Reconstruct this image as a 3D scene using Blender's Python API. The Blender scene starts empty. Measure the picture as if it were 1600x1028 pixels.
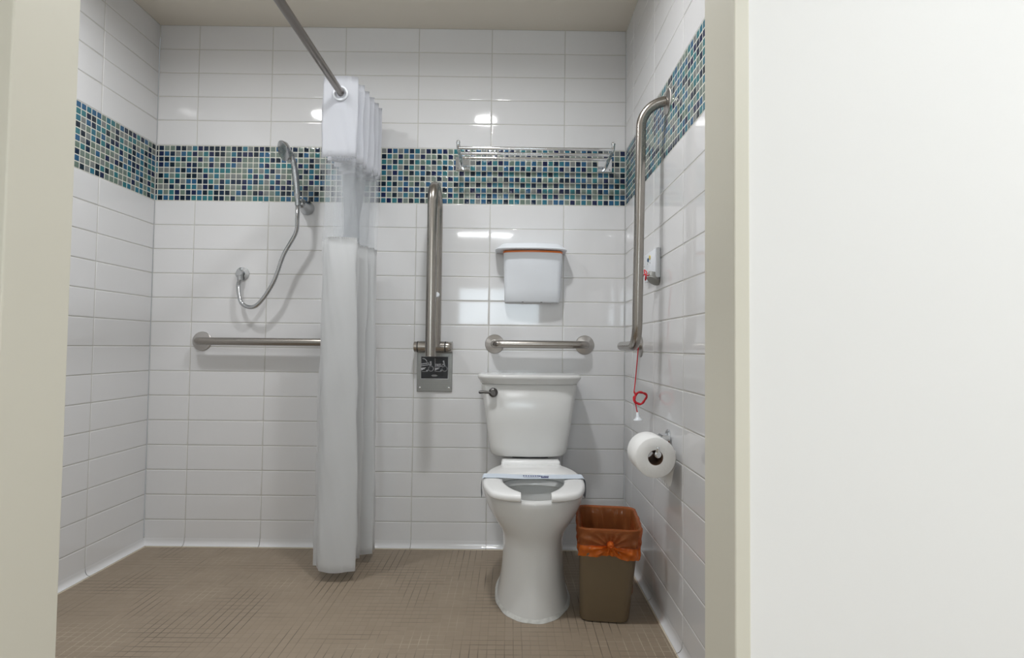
import bpy, bmesh, math, random
from mathutils import Vector, Matrix
random.seed(7)
PI = math.pi
sc = bpy.context.scene
COL = sc.collection

# ---------------------------------------------------------------- camera
CAM = Vector((0.0, -2.3133, 0.845))
PITCH, YAW, ROLL, FPX = 0.033052, 0.0043, 0.011368, 851.67
f = Vector((math.sin(YAW)*math.cos(PITCH), math.cos(YAW)*math.cos(PITCH), math.sin(PITCH)))
r = Vector((math.cos(YAW), -math.sin(YAW), 0))
u = r.cross(f)
r2 = r*math.cos(ROLL) + u*math.sin(ROLL)
u2 = u*math.cos(ROLL) - r*math.sin(ROLL)
cd = bpy.data.cameras.new('camera')
cam = bpy.data.objects.new('camera', cd)
COL.objects.link(cam)
cd.sensor_fit = 'HORIZONTAL'; cd.sensor_width = 36.0
cd.lens = FPX/1600*36.0
cd.clip_start = 0.02; cd.clip_end = 60
M = Matrix((( r2.x, u2.x, -f.x, CAM.x), (r2.y, u2.y, -f.y, CAM.y), (r2.z, u2.z, -f.z, CAM.z), (0,0,0,1)))
cam.matrix_world = M
sc.camera = cam

# ---------------------------------------------------------------- light, world, exposure
vs = sc.view_settings
sc.display_settings.display_device = 'sRGB'
vs.view_transform = 'Standard'; vs.look = 'None'; vs.gamma = 1.0; vs.use_curve_mapping = False
vs.exposure = 0.0
W = bpy.data.worlds.new('world'); sc.world = W; W.use_nodes = True
W.node_tree.nodes['Background'].inputs[0].default_value = (0.85, 0.92, 1.0, 1)
W.node_tree.nodes['Background'].inputs[1].default_value = 0.3

DOWNLIGHT_W = 9.6
CORRIDOR_W = 20.0
WINDOW_STRENGTH = 9.0
CEIL = 2.217
def area(name, loc, size, power, col, rot=(0,0,0), shape='DISK', size_y=None, spread=180):
    l = bpy.data.lights.new(name, 'AREA'); l.energy = power; l.color = col
    l.shape = shape; l.size = size; l.spread = math.radians(spread)
    if size_y: l.size_y = size_y
    o = bpy.data.objects.new(name, l); COL.objects.link(o); o.location = loc; o.rotation_euler = rot
    return o
area('bathroom_downlight_lamp', (-0.156, -0.92, CEIL-0.012), 0.12, DOWNLIGHT_W, (0.965, 0.98, 1.0), spread=165)
area('shower_downlight_lamp', (-1.12, -0.88, CEIL-0.012), 0.12, DOWNLIGHT_W*0.72, (0.965, 0.98, 1.0), spread=165)
area('corridor_lamp', (-0.30, -4.1, CEIL-0.047), 0.62, CORRIDOR_W, (0.95, 0.98, 1.0), shape='RECTANGLE', size_y=0.05)
area('added_wall_fill_lamp', (1.25, -2.75, CEIL-0.047), 0.62, CORRIDOR_W*1.2, (0.95, 0.98, 1.0), shape='RECTANGLE', size_y=0.05)  # added fill lamp, brightens the corridor wall right of the doorway

# ---------------------------------------------------------------- materials
def nodes_of(name):
    m = bpy.data.materials.new(name); m.use_nodes = True
    nt = m.node_tree; b = nt.nodes['Principled BSDF']
    return m, nt, b
def mat(name, col, rough=0.5, metal=0.0, noise=0.0, nscale=30.0, bump=0.0, bscale=200.0, spec=0.5, coat=0.0):
    m, nt, b = nodes_of(name)
    b.inputs['Roughness'].default_value = rough; b.inputs['Metallic'].default_value = metal
    b.inputs['Specular IOR Level'].default_value = spec
    b.inputs['Coat Weight'].default_value = coat
    tc = nt.nodes.new('ShaderNodeTexCoord')
    n = nt.nodes.new('ShaderNodeTexNoise'); n.inputs['Scale'].default_value = nscale; n.inputs['Detail'].default_value = 4
    nt.links.new(tc.outputs['Object'], n.inputs['Vector'])
    mx = nt.nodes.new('ShaderNodeMix'); mx.data_type = 'RGBA'
    mx.inputs[6].default_value = (*[c*(1-noise) for c in col], 1)
    mx.inputs[7].default_value = (*[min(1, c*(1+noise)) for c in col], 1)
    nt.links.new(n.outputs['Fac'], mx.inputs[0]); nt.links.new(mx.outputs[2], b.inputs['Base Color'])
    if bump > 0:
        n2 = nt.nodes.new('ShaderNodeTexNoise'); n2.inputs['Scale'].default_value = bscale; n2.inputs['Detail'].default_value = 3
        nt.links.new(tc.outputs['Object'], n2.inputs['Vector'])
        bp = nt.nodes.new('ShaderNodeBump'); bp.inputs['Strength'].default_value = bump; bp.inputs['Distance'].default_value = 0.002
        nt.links.new(n2.outputs['Fac'], bp.inputs['Height']); nt.links.new(bp.outputs['Normal'], b.inputs['Normal'])
    return m
def srgb(R, G, B):
    def c(v):
        v /= 255
        return v/12.92 if v <= 0.04045 else ((v+0.055)/1.055)**2.4
    return (c(R), c(G), c(B))

M_TILE = mat('white_glazed_tile', (0.74, 0.74, 0.745), 0.05, noise=0.012, nscale=9, bump=0.05, bscale=7)
M_GROUT = mat('tile_grout', (0.56, 0.55, 0.51), 0.85, noise=0.10, nscale=60)
M_MGROUT = mat('mosaic_grout', (0.66, 0.66, 0.59), 0.8, noise=0.08, nscale=60)
M_PAINT = mat('corridor_white_paint', (0.88, 0.88, 0.87), 0.6, noise=0.01, nscale=6, bump=0.02, bscale=300)
M_JAMB = mat('beige_gloss_paint', srgb(224, 221, 207), 0.45, noise=0.015, nscale=8, bump=0.02, bscale=150)
M_CEIL = mat('ceiling_paint', srgb(226, 219, 206), 0.75, noise=0.015, nscale=4, bump=0.03, bscale=260)
M_CAULK = mat('cream_caulk', (0.72, 0.65, 0.52), 0.6, noise=0.12, nscale=40)
M_CHINA = mat('vitreous_china', (0.69, 0.69, 0.675), 0.17, noise=0.01, nscale=8, spec=0.4)
M_SEAT = mat('seat_plastic', (0.86, 0.86, 0.85), 0.22, noise=0.01)
M_CHROME = mat('chrome', (0.80, 0.82, 0.84), 0.07, 1.0)
M_PEWTER = mat('dull_pewter', (0.13, 0.125, 0.12), 0.32, 1.0)
M_DARK = mat('dark_rubber', (0.02, 0.02, 0.02), 0.6)
M_BLACK = mat('black_label', (0.006, 0.006, 0.010), 0.4)
M_WHITEINK = mat('white_ink', (0.72, 0.72, 0.76), 0.5)
M_SILVERINK = mat('silver_ink', (0.42, 0.42, 0.43), 0.4)
M_PLASTIC = mat('white_plastic', (0.83, 0.865, 0.91), 0.30, noise=0.01)
M_GREYPL = mat('grey_plastic', (0.33, 0.33, 0.31), 0.4)
M_BIN = mat('taupe_bin_plastic', srgb(104, 89, 67), 0.5, noise=0.04, nscale=14, bump=0.04, bscale=400)
M_ROLL = mat('toilet_tissue', (0.90, 0.90, 0.885), 0.95, noise=0.015, nscale=40, bump=0.25, bscale=160)
M_CORE = mat('brown_cardboard', (0.17, 0.10, 0.065), 0.9, noise=0.15, nscale=60)
M_RED = mat('red_cord', (0.60, 0.012, 0.025), 0.5, noise=0.2, nscale=300)
M_BLUEDOT = mat('blue_lamp_lens', (0.02, 0.09, 0.20), 0.25)
M_YELLOWDOT = mat('yellow_lamp_lens', (0.62, 0.47, 0.06), 0.3)
M_STRIP = mat('pale_blue_paper', (0.66, 0.73, 0.81), 0.7, noise=0.02)
M_BLUEINK = mat('dark_blue_ink', (0.02, 0.025, 0.16), 0.6)
M_CLOTH = mat('white_vinyl_cloth', (0.93, 0.935, 0.94), 0.42, noise=0.01, nscale=12, bump=0.10, bscale=22)
def translucent(m, col, f):
    nt = m.node_tree; b = nt.nodes['Principled BSDF']; tl = nt.nodes.new('ShaderNodeBsdfTranslucent'); tl.inputs[0].default_value = (*col, 1)
    mx = nt.nodes.new('ShaderNodeMixShader'); mx.inputs[0].default_value = f
    nt.links.new(b.outputs[0], mx.inputs[1]); nt.links.new(tl.outputs[0], mx.inputs[2]); nt.links.new(mx.outputs[0], nt.nodes['Material Output'].inputs['Surface'])
translucent(M_CLOTH, (0.95, 0.955, 0.955), 0.45)
M_HEADER = mat('white_header_fabric', (0.88, 0.89, 0.92), 0.6, noise=0.01)
translucent(M_HEADER, (0.90, 0.91, 0.94), 0.3)
M_GROMMET = mat('grey_grommet', (0.74, 0.76, 0.80), 0.35)
M_ORANGEBAG = mat('orange_box_liner', (0.80, 0.20, 0.03), 0.35)
M_SHOWER = mat('shower_satin_chrome', (0.52, 0.53, 0.54), 0.22, 1.0)
M_WATER = mat('still_water', (0.5, 0.52, 0.48), 0.02)

def metal_brushed(name, col, rough, axis):
    m, nt, b = nodes_of(name)
    b.inputs['Metallic'].default_value = 1.0; b.inputs['Roughness'].default_value = rough
    tc = nt.nodes.new('ShaderNodeTexCoord'); mp = nt.nodes.new('ShaderNodeMapping')
    s = [600, 600, 600]; s[axis] = 8
    mp.inputs['Scale'].default_value = s
    n = nt.nodes.new('ShaderNodeTexNoise'); n.inputs['Scale'].default_value = 1.0
    nt.links.new(tc.outputs['Object'], mp.inputs['Vector']); nt.links.new(mp.outputs['Vector'], n.inputs['Vector'])
    mx = nt.nodes.new('ShaderNodeMix'); mx.data_type = 'RGBA'
    mx.inputs[6].default_value = (*[c*0.88 for c in col], 1); mx.inputs[7].default_value = (*[min(1, c*1.1) for c in col], 1)
    nt.links.new(n.outputs['Fac'], mx.inputs[0]); nt.links.new(mx.outputs[2], b.inputs['Base Color'])
    bp = nt.nodes.new('ShaderNodeBump'); bp.inputs['Strength'].default_value = 0.06; bp.inputs['Distance'].default_value = 0.0005
    nt.links.new(n.outputs['Fac'], bp.inputs['Height']); nt.links.new(bp.outputs['Normal'], b.inputs['Normal'])
    return m
STEEL = (0.37, 0.345, 0.315)
M_STEELZ = metal_brushed('brushed_steel_upright', STEEL, 0.26, 2)
M_STEELX = metal_brushed('brushed_steel_level', STEEL, 0.26, 0)
M_STEELF = metal_brushed('brushed_steel_flange', (0.50, 0.485, 0.465), 0.22, 0)
M_STEELD = metal_brushed('dark_brushed_steel_plate', (0.25, 0.25, 0.24), 0.34, 0)
M_RODMET = metal_brushed('curtain_rod_steel', (0.27, 0.245, 0.225), 0.28, 1)

def flange_metal(name, axis):
    m, nt, b = nodes_of(name)
    b.inputs['Base Color'].default_value = (0.52, 0.50, 0.48, 1); b.inputs['Metallic'].default_value = 1.0
    b.inputs['Roughness'].default_value = 0.30; b.inputs['Anisotropic'].default_value = 0.85
    tg = nt.nodes.new('ShaderNodeTangent'); tg.direction_type = 'RADIAL'; tg.axis = axis
    nt.links.new(tg.outputs[0], b.inputs['Tangent']); return m
M_FLANGEY = flange_metal('turned_steel_flange', 'Y'); M_FLANGEX = flange_metal('turned_steel_side_flange', 'X')

def film(name, col, alpha, rough=0.12, transl=0.4, stretch=(25, 25, 25), bstr=0.5):
    m = bpy.data.materials.new(name); m.use_nodes = True
    nt = m.node_tree; b = nt.nodes['Principled BSDF']; out = nt.nodes['Material Output']
    b.inputs['Base Color'].default_value = (*col, 1); b.inputs['Roughness'].default_value = rough
    b.inputs['Subsurface Weight'].default_value = 0
    tr = nt.nodes.new('ShaderNodeBsdfTransparent')
    tr.inputs['Color'].default_value = (*[0.35+0.65*min(1, c*1.4) for c in col], 1)
    tl = nt.nodes.new('ShaderNodeBsdfTranslucent'); tl.inputs['Color'].default_value = (*col, 1)
    a = nt.nodes.new('ShaderNodeMixShader'); a.inputs[0].default_value = transl
    nt.links.new(b.outputs[0], a.inputs[1]); nt.links.new(tl.outputs[0], a.inputs[2])
    tc = nt.nodes.new('ShaderNodeTexCoord'); n = nt.nodes.new('ShaderNodeTexNoise'); n.inputs['Scale'].default_value = 1; n.inputs['Detail'].default_value = 3
    mp = nt.nodes.new('ShaderNodeMapping'); mp.inputs['Scale'].default_value = stretch
    nt.links.new(tc.outputs['Object'], mp.inputs['Vector']); nt.links.new(mp.outputs['Vector'], n.inputs['Vector'])
    mr = nt.nodes.new('ShaderNodeMapRange'); mr.inputs[3].default_value = alpha-0.08; mr.inputs[4].default_value = min(1, alpha+0.08)
    nt.links.new(n.outputs['Fac'], mr.inputs[0])
    bp = nt.nodes.new('ShaderNodeBump'); bp.inputs['Strength'].default_value = bstr; bp.inputs['Distance'].default_value = 0.006
    nt.links.new(n.outputs['Fac'], bp.inputs['Height']); nt.links.new(bp.outputs['Normal'], b.inputs['Normal'])
    mx = nt.nodes.new('ShaderNodeMixShader')
    nt.links.new(mr.outputs[0], mx.inputs[0]); nt.links.new(tr.outputs[0], mx.inputs[1]); nt.links.new(a.outputs[0], mx.inputs[2])
    nt.links.new(mx.outputs[0], out.inputs['Surface'])
    return m
M_LINER = film('thin_orange_bag_film', (0.66, 0.24, 0.08), 0.34, 0.08, 0.30, (34, 34, 16), 1.0)
M_HEM = film('doubled_orange_bag_film', (0.80, 0.19, 0.02), 0.78, 0.14, 0.3, (30, 30, 22), 0.9)
M_CLEAR = film('clear_vinyl', (0.74, 0.77, 0.80), 0.15, 0.05, 0.25, (60, 60, 3))

def floor_mat():
    m, nt, b = nodes_of('taupe_floor_mosaic')
    N = nt.nodes; L = nt.links
    geo = N.new('ShaderNodeNewGeometry'); sep = N.new('ShaderNodeSeparateXYZ'); L.new(geo.outputs['Position'], sep.inputs[0])
    def math_(op, a, bb=None):
        n = N.new('ShaderNodeMath'); n.operation = op
        for i, v in enumerate((a, bb)):
            if v is None: continue
            if isinstance(v, (int, float)): n.inputs[i].default_value = v
            else: L.new(v, n.inputs[i])
        return n.outputs[0]
    P = 0.0245
    def edge(c, off):
        x = math_('DIVIDE', math_('ADD', c, off), P)
        fr = math_('FRACT', x)
        d = math_('MINIMUM', fr, math_('SUBTRACT', 1.0, fr))
        return d, math_('FLOOR', x)
    dx, ix = edge(sep.outputs[0], 10.0); dy, iy = edge(sep.outputs[1], 10.0)
    # grout mask per direction, each line broken along its length by stretched noise
    def mask(d):
        n = N.new('ShaderNodeMapRange'); n.inputs[1].default_value = 0.035; n.inputs[2].default_value = 0.065
        n.inputs[3].default_value = 1.0; n.inputs[4].default_value = 0.0
        L.new(d, n.inputs[0]); return n.outputs[0]
    def noise(scale, detail, off=(0,0,0), st=(1,1,1)):
        mp = N.new('ShaderNodeMapping'); mp.inputs['Location'].default_value = off; mp.inputs['Scale'].default_value = st
        L.new(geo.outputs['Position'], mp.inputs['Vector'])
        n = N.new('ShaderNodeTexNoise'); n.inputs['Scale'].default_value = scale; n.inputs['Detail'].default_value = detail
        L.new(mp.outputs['Vector'], n.inputs['Vector']); return n.outputs['Fac']
    def ramp(v, a, bb):
        n = N.new('ShaderNodeMapRange'); n.inputs[1].default_value = a; n.inputs[2].default_value = bb; L.new(v, n.inputs[0]); return n.outputs[0]
    darkx = math_('MULTIPLY', mask(dx), ramp(noise(4.2, 4, (3,1,0), (1.6,0.7,1)), 0.47, 0.64))
    darky = math_('MULTIPLY', mask(dy), ramp(noise(4.2, 4, (7,5,0), (0.7,1.6,1)), 0.47, 0.66))
    dark = math_('MAXIMUM', darkx, darky)
    g = math_('MAXIMUM', mask(dx), mask(dy))
    pale = math_('MULTIPLY', g, ramp(noise(2.1, 5, (1.3,9,0)), 0.50, 0.62))
    # tile colour
    cmb = N.new('ShaderNodeCombineXYZ'); L.new(ix, cmb.inputs[0]); L.new(iy, cmb.inputs[1])
    wn = N.new('ShaderNodeTexWhiteNoise'); wn.noise_dimensions = '2D'; L.new(cmb.outputs[0], wn.inputs['Vector'])
    base = N.new('ShaderNodeMix'); base.data_type = 'RGBA'
    base.inputs[6].default_value = (*srgb(142, 128, 110), 1); base.inputs[7].default_value = (*srgb(151, 136, 118), 1)
    mixv = math_('ADD', math_('MULTIPLY', wn.outputs[0], 0.5), math_('MULTIPLY', noise(3, 5), 0.5)); L.new(mixv, base.inputs[0])
    def mixc(fac, a, col):
        n = N.new('ShaderNodeMix'); n.data_type = 'RGBA'; L.new(fac, n.inputs[0]); L.new(a, n.inputs[6]); n.inputs[7].default_value = (*col, 1); return n.outputs[2]
    c = mixc(math_('MULTIPLY', g, 0.25), base.outputs[2], srgb(122, 108, 93))
    c = mixc(math_('MULTIPLY', pale, 0.75), c, srgb(186, 172, 151))
    c = mixc(math_('MULTIPLY', dark, 0.85), c, srgb(66, 55, 46))
    L.new(c, b.inputs['Base Color'])
    rg = N.new('ShaderNodeMapRange'); rg.inputs[3].default_value = 0.42; rg.inputs[4].default_value = 0.60; L.new(noise(12, 3), rg.inputs[0]); L.new(rg.outputs[0], b.inputs['Roughness'])
    bp = N.new('ShaderNodeBump'); bp.inputs['Strength'].default_value = 0.35; bp.inputs['Distance'].default_value = 0.001
    L.new(math_('SUBTRACT', 1.0, g), bp.inputs['Height']); L.new(bp.outputs['Normal'], b.inputs['Normal'])
    return m
M_FLOOR = floor_mat()

def emit(name, col, s):
    m = bpy.data.materials.new(name); m.use_nodes = True; nt = m.node_tree
    nt.nodes.remove(nt.nodes['Principled BSDF'])
    e = nt.nodes.new('ShaderNodeEmission'); e.inputs[0].default_value = (*col, 1); e.inputs[1].default_value = s
    nt.links.new(e.outputs[0], nt.nodes['Material Output'].inputs['Surface']); return m
M_WINDOW = emit('daylit_window_pane', (0.80, 0.92, 1.0), WINDOW_STRENGTH)
M_DIFF = emit('lit_diffuser', (1.0, 0.97, 0.92), 12.0)

# ---------------------------------------------------------------- object helpers
ORIGIN = {}
def obj(name, bm, m, parent=None, smooth=False, angle=40):
    me = bpy.data.meshes.new(name)
    bmesh.ops.recalc_face_normals(bm, faces=bm.faces[:])
    if parent is not None:
        o0 = ORIGIN[parent.name]
        for v in bm.verts: v.co -= o0
    if smooth:
        ca = math.radians(angle)
        for fc in bm.faces: fc.smooth = True
        for e in bm.edges:
            if len(e.link_faces) == 2 and e.calc_face_angle(0) > ca: e.smooth = False
    bm.to_mesh(me); bm.free()
    o = bpy.data.objects.new(name, me); COL.objects.link(o)
    for mm in (m if isinstance(m, (list, tuple)) else [m]): me.materials.append(mm)
    if parent is not None:
        o.parent = parent; ORIGIN[o.name] = ORIGIN[parent.name]
    else: ORIGIN[o.name] = Vector((0,0,0))
    return o
def thing(name, label, cat, loc, group=None):
    o = bpy.data.objects.new(name, None); COL.objects.link(o); o.location = loc
    o.empty_display_size = 0.05
    o['label'] = label; o['category'] = cat
    if group: o['group'] = group
    ORIGIN[o.name] = Vector(loc); return o
def tag(o, label, cat, group=None, kind=None):
    o['label'] = label; o['category'] = cat
    if group: o['group'] = group
    if kind: o['kind'] = kind
    return o
def struct(name, bm, m, smooth=False):
    o = obj(name, bm, m, None, smooth); o['kind'] = 'structure'
    return o
def B(): return bmesh.new()

def box(bm, x0, x1, y0, y1, z0, z1, bev=0.0, seg=2, mi=0):
    if x0 > x1: x0, x1 = x1, x0
    if y0 > y1: y0, y1 = y1, y0
    if z0 > z1: z0, z1 = z1, z0
    vs_ = [bm.verts.new((x, y, z)) for z in (z0, z1) for y in (y0, y1) for x in (x0, x1)]
    fs = [bm.faces.new([vs_[i] for i in q]) for q in ((0,2,3,1),(4,5,7,6),(0,1,5,4),(2,6,7,3),(0,4,6,2),(1,3,7,5))]
    for fc in fs: fc.material_index = mi
    if bev > 0:
        es = list({e for fc in fs for e in fc.edges})
        bmesh.ops.bevel(bm, geom=es, offset=bev, segments=seg, profile=0.5, affect='EDGES')
    return vs_
def fillet(pts, rads, n=10):
    """polyline with rounded corners -> list of points"""
    pts = [Vector(p) for p in pts]
    if isinstance(rads, (int, float)): rads = [rads]*len(pts)
    out = [pts[0]]
    for i in range(1, len(pts)-1):
        p, a, b_ = pts[i], (pts[i-1]-pts[i]), (pts[i+1]-pts[i])
        la, lb = a.length, b_.length; a.normalize(); b_.normalize()
        ang = a.angle(b_)
        d = min(rads[i]/math.tan(ang/2), la*0.98, lb*0.98); R_ = d*math.tan(ang/2)
        if R_ < 1e-6: out.append(p); continue
        cdir = (a+b_).normalized(); c = p + cdir*(R_/math.sin(ang/2))
        v0 = (p+a*d)-c; v1 = (p+b_*d)-c
        th = v0.angle(v1)
        for k in range(n+1):
            t = k/n
            out.append(c + (v0*math.sin((1-t)*th) + v1*math.sin(t*th))/math.sin(th))
    out.append(pts[-1]); return out
def tube(bm, pts, rad, n=18, caps=True, mi=0):
    pts = [Vector(p) for p in pts]
    rr = rad if isinstance(rad, (list, tuple)) else [rad]*len(pts)
    T = []
    for i in range(len(pts)):
        a = pts[max(0, i-1)]; b_ = pts[min(len(pts)-1, i+1)]
        T.append((b_-a).normalized())
    ref = Vector((0,0,1)) if abs(T[0].z) < 0.9 else Vector((1,0,0))
    nrm = T[0].cross(ref).normalized(); rings = []
    for i, p in enumerate(pts):
        if i > 0:
            nrm = nrm - T[i]*nrm.dot(T[i]); nrm.normalize()
        bn = T[i].cross(nrm)
        rings.append([bm.verts.new(p + (nrm*math.cos(2*PI*k/n) + bn*math.sin(2*PI*k/n))*rr[i]) for k in range(n)])
    for i in range(len(rings)-1):
        for k in range(n):
            fc = bm.faces.new((rings[i][k], rings[i][(k+1)%n], rings[i+1][(k+1)%n], rings[i+1][k])); fc.material_index = mi
    if caps:
        for rg in (rings[0], rings[-1]):
            fc = bm.faces.new(rg); fc.material_index = mi
    return rings
def lathe(bm, c, axis, prof, n=32, mi=0):
    """profile of (distance along axis, radius)"""
    c = Vector(c); ax = Vector(axis).normalized()
    ref = Vector((0,0,1)) if abs(ax.z) < 0.9 else Vector((1,0,0))
    a = ax.cross(ref).normalized(); b_ = ax.cross(a)
    rings = [[bm.verts.new(c + ax*d + (a*math.cos(2*PI*k/n)+b_*math.sin(2*PI*k/n))*max(R_, 1e-5)) for k in range(n)] for d, R_ in prof]
    for i in range(len(rings)-1):
        for k in range(n):
            fc = bm.faces.new((rings[i][k], rings[i][(k+1)%n], rings[i+1][(k+1)%n], rings[i+1][k])); fc.material_index = mi
    for rg in (rings[0], rings[-1]): bm.faces.new(rg).material_index = mi
def loft(bm, rings, cap0=True, cap1=True, closed=True, mi=0):
    R_ = [[bm.verts.new(p) for p in ring] for ring in rings]
    n = len(R_[0])
    for i in range(len(R_)-1):
        for k in range(n if closed else n-1):
            fc = bm.faces.new((R_[i][k], R_[i][(k+1)%n], R_[i+1][(k+1)%n], R_[i+1][k])); fc.material_index = mi
    if cap0: bm.faces.new(R_[0]).material_index = mi
    if cap1: bm.faces.new(R_[-1]).material_index = mi
    return R_
def sgp(v, e): return math.copysign(abs(v)**e, v)
def egg(cx, z, yb, yc, yf, hw, nf=2.0, nb=2.4, N=56):
    out = []
    for k in range(N):
        t = 2*PI*k/N; c, s = math.cos(t), math.sin(t)
        n = nf if s < 0 else nb
        ay = (yc-yf) if s < 0 else (yb-yc)
        out.append(Vector((cx + hw*sgp(c, 2/n), yc + ay*sgp(s, 2/n), z)))
    return out
def catmull(ctrl, per=6, closed=False):
    P = [Vector(p) for p in ctrl]; out = []
    n = len(P)
    for i in range(n-1):
        p0 = P[max(0, i-1)]; p1 = P[i]; p2 = P[i+1]; p3 = P[min(n-1, i+2)]
        for k in range(per):
            t = k/per
            out.append(0.5*((2*p1) + (p2-p0)*t + (2*p0-5*p1+4*p2-p3)*t*t + (3*p1-p0-3*p2+p3)*t**3))
    out.append(P[-1]); return out
def rrect(cx, cy, hx, hy, rad, rot=0.0, z=0.0, seg=6):
    out = []
    for (sx, sy, a0) in ((1,1,0), (-1,1,PI/2), (-1,-1,PI), (1,-1,1.5*PI)):
        for k in range(seg+1):
            a = a0 + PI/2*k/seg
            x = sx*(hx-rad) + rad*math.cos(a); y = sy*(hy-rad) + rad*math.sin(a)
            out.append(Vector((cx + x*math.cos(rot) - y*math.sin(rot), cy + x*math.sin(rot) + y*math.cos(rot), z)))
    return out
def torus(bm, c, axis, R_, rad, n=28, m=10):
    c = Vector(c); ax = Vector(axis).normalized()
    ref = Vector((0,0,1)) if abs(ax.z) < 0.9 else Vector((1,0,0))
    a = ax.cross(ref).normalized(); b_ = ax.cross(a)
    rg = []
    for i in range(n):
        d = a*math.cos(2*PI*i/n)+b_*math.sin(2*PI*i/n)
        rg.append([bm.verts.new(c + d*(R_+rad*math.cos(2*PI*k/m)) + ax*rad*math.sin(2*PI*k/m)) for k in range(m)])
    for i in range(n):
        for k in range(m):
            bm.faces.new((rg[i][k], rg[(i+1)%n][k], rg[(i+1)%n][(k+1)%m], rg[i][(k+1)%m]))

# ---------------------------------------------------------------- room shell
XR, XL = 0.4895, -1.52          # right and left tiled walls
YF0, YF1 = -1.53, -1.627        # bathroom face and corridor face of the front wall
DX0, DX1 = -0.635, 0.282        # clear doorway
ROWS_LOW = [0.0035+0.1035*k for k in range(0, 15)]
ROWS_LOW[-1] = 1.4537
BAND0, BAND1 = 1.4537, 1.6917
ROWS_UP = [1.6917, 1.8004, 1.9039, 2.0074, 2.1109, 2.2160]

def tile_quad(bm, to3, a0, a1, b0, b1, rings, tilt=0.0, mi=0):
    """one tile with softly rounded edges; to3(a, b, h) gives the 3D point, h = height over the tile face"""
    prev = None
    t1, t2 = random.uniform(-tilt, tilt), random.uniform(-tilt, tilt)
    ca, cb = (a0+a1)/2, (b0+b1)/2
    for ins, h in rings:
        ring = []
        for (aa, bb) in ((a0+ins, b0+ins), (a1-ins, b0+ins), (a1-ins, b1-ins), (a0+ins, b1-ins)):
            ring.append(bm.verts.new(to3(aa, bb, h + t1*(aa-ca) + t2*(bb-cb))))
        if prev:
            for k in range(4):
                bm.faces.new((prev[k], prev[(k+1)%4], ring[(k+1)%4], ring[k])).material_index = mi
        prev = ring
    bm.faces.new(prev).material_index = mi
TILE_RINGS = [(0.0, -0.0022), (0.0004, -0.0010), (0.0014, -0.0003), (0.0030, 0.0), (0.0045, 0.0)]
MOS_RINGS = [(0.0, -0.0016), (0.0005, -0.0006), (0.0016, 0.0), (0.003, 0.0002)]
G = 0.0023
def tiled(name, to3, acuts, mats, hidden_a=None):
    bm = B()
    for rows in (ROWS_LOW, ROWS_UP):
        for i in range(len(rows)-1):
            for j in range(len(acuts)-1):
                tile_quad(bm, to3, acuts[j]+G/2, acuts[j+1]-G/2, rows[i]+G/2, rows[i+1]-G/2, TILE_RINGS, 0.0006)
    # grout bed and wall body behind the tiles
    a0, a1 = acuts[0], acuts[-1]
    q = [to3(a0, 0, -0.0013), to3(a1, 0, -0.0013), to3(a1, CEIL, -0.0013), to3(a0, CEIL, -0.0013)]
    q2 = [to3(a0, 0, -0.10), to3(a1, 0, -0.10), to3(a1, CEIL, -0.10), to3(a0, CEIL, -0.10)]
    v = [bm.verts.new(p) for p in q+q2]
    for ix in ((0,1,2,3), (4,5,6,7), (0,1,5,4), (1,2,6,5), (2,3,7,6), (3,0,4,7)):
        bm.faces.new([v[k] for k in ix]).material_index = 1
    return struct(name, bm, mats, True)
back3 = lambda a, b_, h: Vector((a, -h, b_))
right3 = lambda a, b_, h: Vector((XR-h, a, b_))
left3 = lambda a, b_, h: Vector((XL+h, a, b_))
cb = [XL, -1.3496, -1.0345, -0.7194, -0.4042, -0.0891, 0.2260, XR]
cr = [-1.53, -1.4079, -1.0928, -0.7777, -0.4626, -0.1475, 0.0]
cl = [-1.53, -1.2604, -0.9453, -0.6302, -0.3151, 0.0]
tiled('wall_back', back3, cb, [M_TILE, M_GROUT])
tiled('wall_right', right3, cr, [M_TILE, M_GROUT])
tiled('wall_left', left3, cl, [M_TILE, M_GROUT])

# mosaic band of small glass tiles, colours read off the photograph where the band can be seen
MOS = {  # columns -28..-24 | -12..31
 0: ('NGNGN', 'GNBGBNBGNNBN' 'GBBNGBGNGNBNGBGNGBGNGBNGBNBNGBGN'),
 1: ('GNBGB', 'NBGNGBGNGGNG' 'NGBGNGNGNGNGNGNGNGNGNNGGGNGGNBGB'),
 2: ('BGGNG', 'BGNBGNBGBNGB' 'GBGBGNBNBNBGBBGBGNBNBBGNBGNGBNNG'),
 3: ('GNBNB', 'NBBGNBGNGGBN' 'BNGBBGBGNGBNBNBNGBGBNGNBNGBGNBGB'),
 4: ('BGNBG', 'BGNBGNBBNNBB' 'GGNGNBNBGNBBGGNGBBNBGBGBGNGBBNGN'),
 5: ('NNGBN', 'GNGBNGGNGGNG' 'NBGBBGBGNGNBNBGBNGBGNNNBBGBGNGBN'),
 6: ('BGGNB', 'NBNGBGNGBNGB' 'GNBNGNGNBBGBGNBNGNGNBGGBNBNBNBNB'),
 7: ('GBNGG', 'BBGBNBBNGBGN' 'BGBGNBBGNNGNBGBGNBBGNNBNGBGNBGBG'),
 8: ('BNGBN', 'NGNGBGNBNGBG' 'NBNGGNBNBGBGNBNBGNBNGBBGBNGBGNBB'),
 9: ('GBBNB', 'BNBNGNBNGBNB' 'BGGNBGBNBBNBBGGNGBGBBGNGBGNBNBBN'),
}
def glass(name, col): return mat(name, col, 0.10, noise=0.22, nscale=55, bump=0.25, bscale=120)
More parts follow.
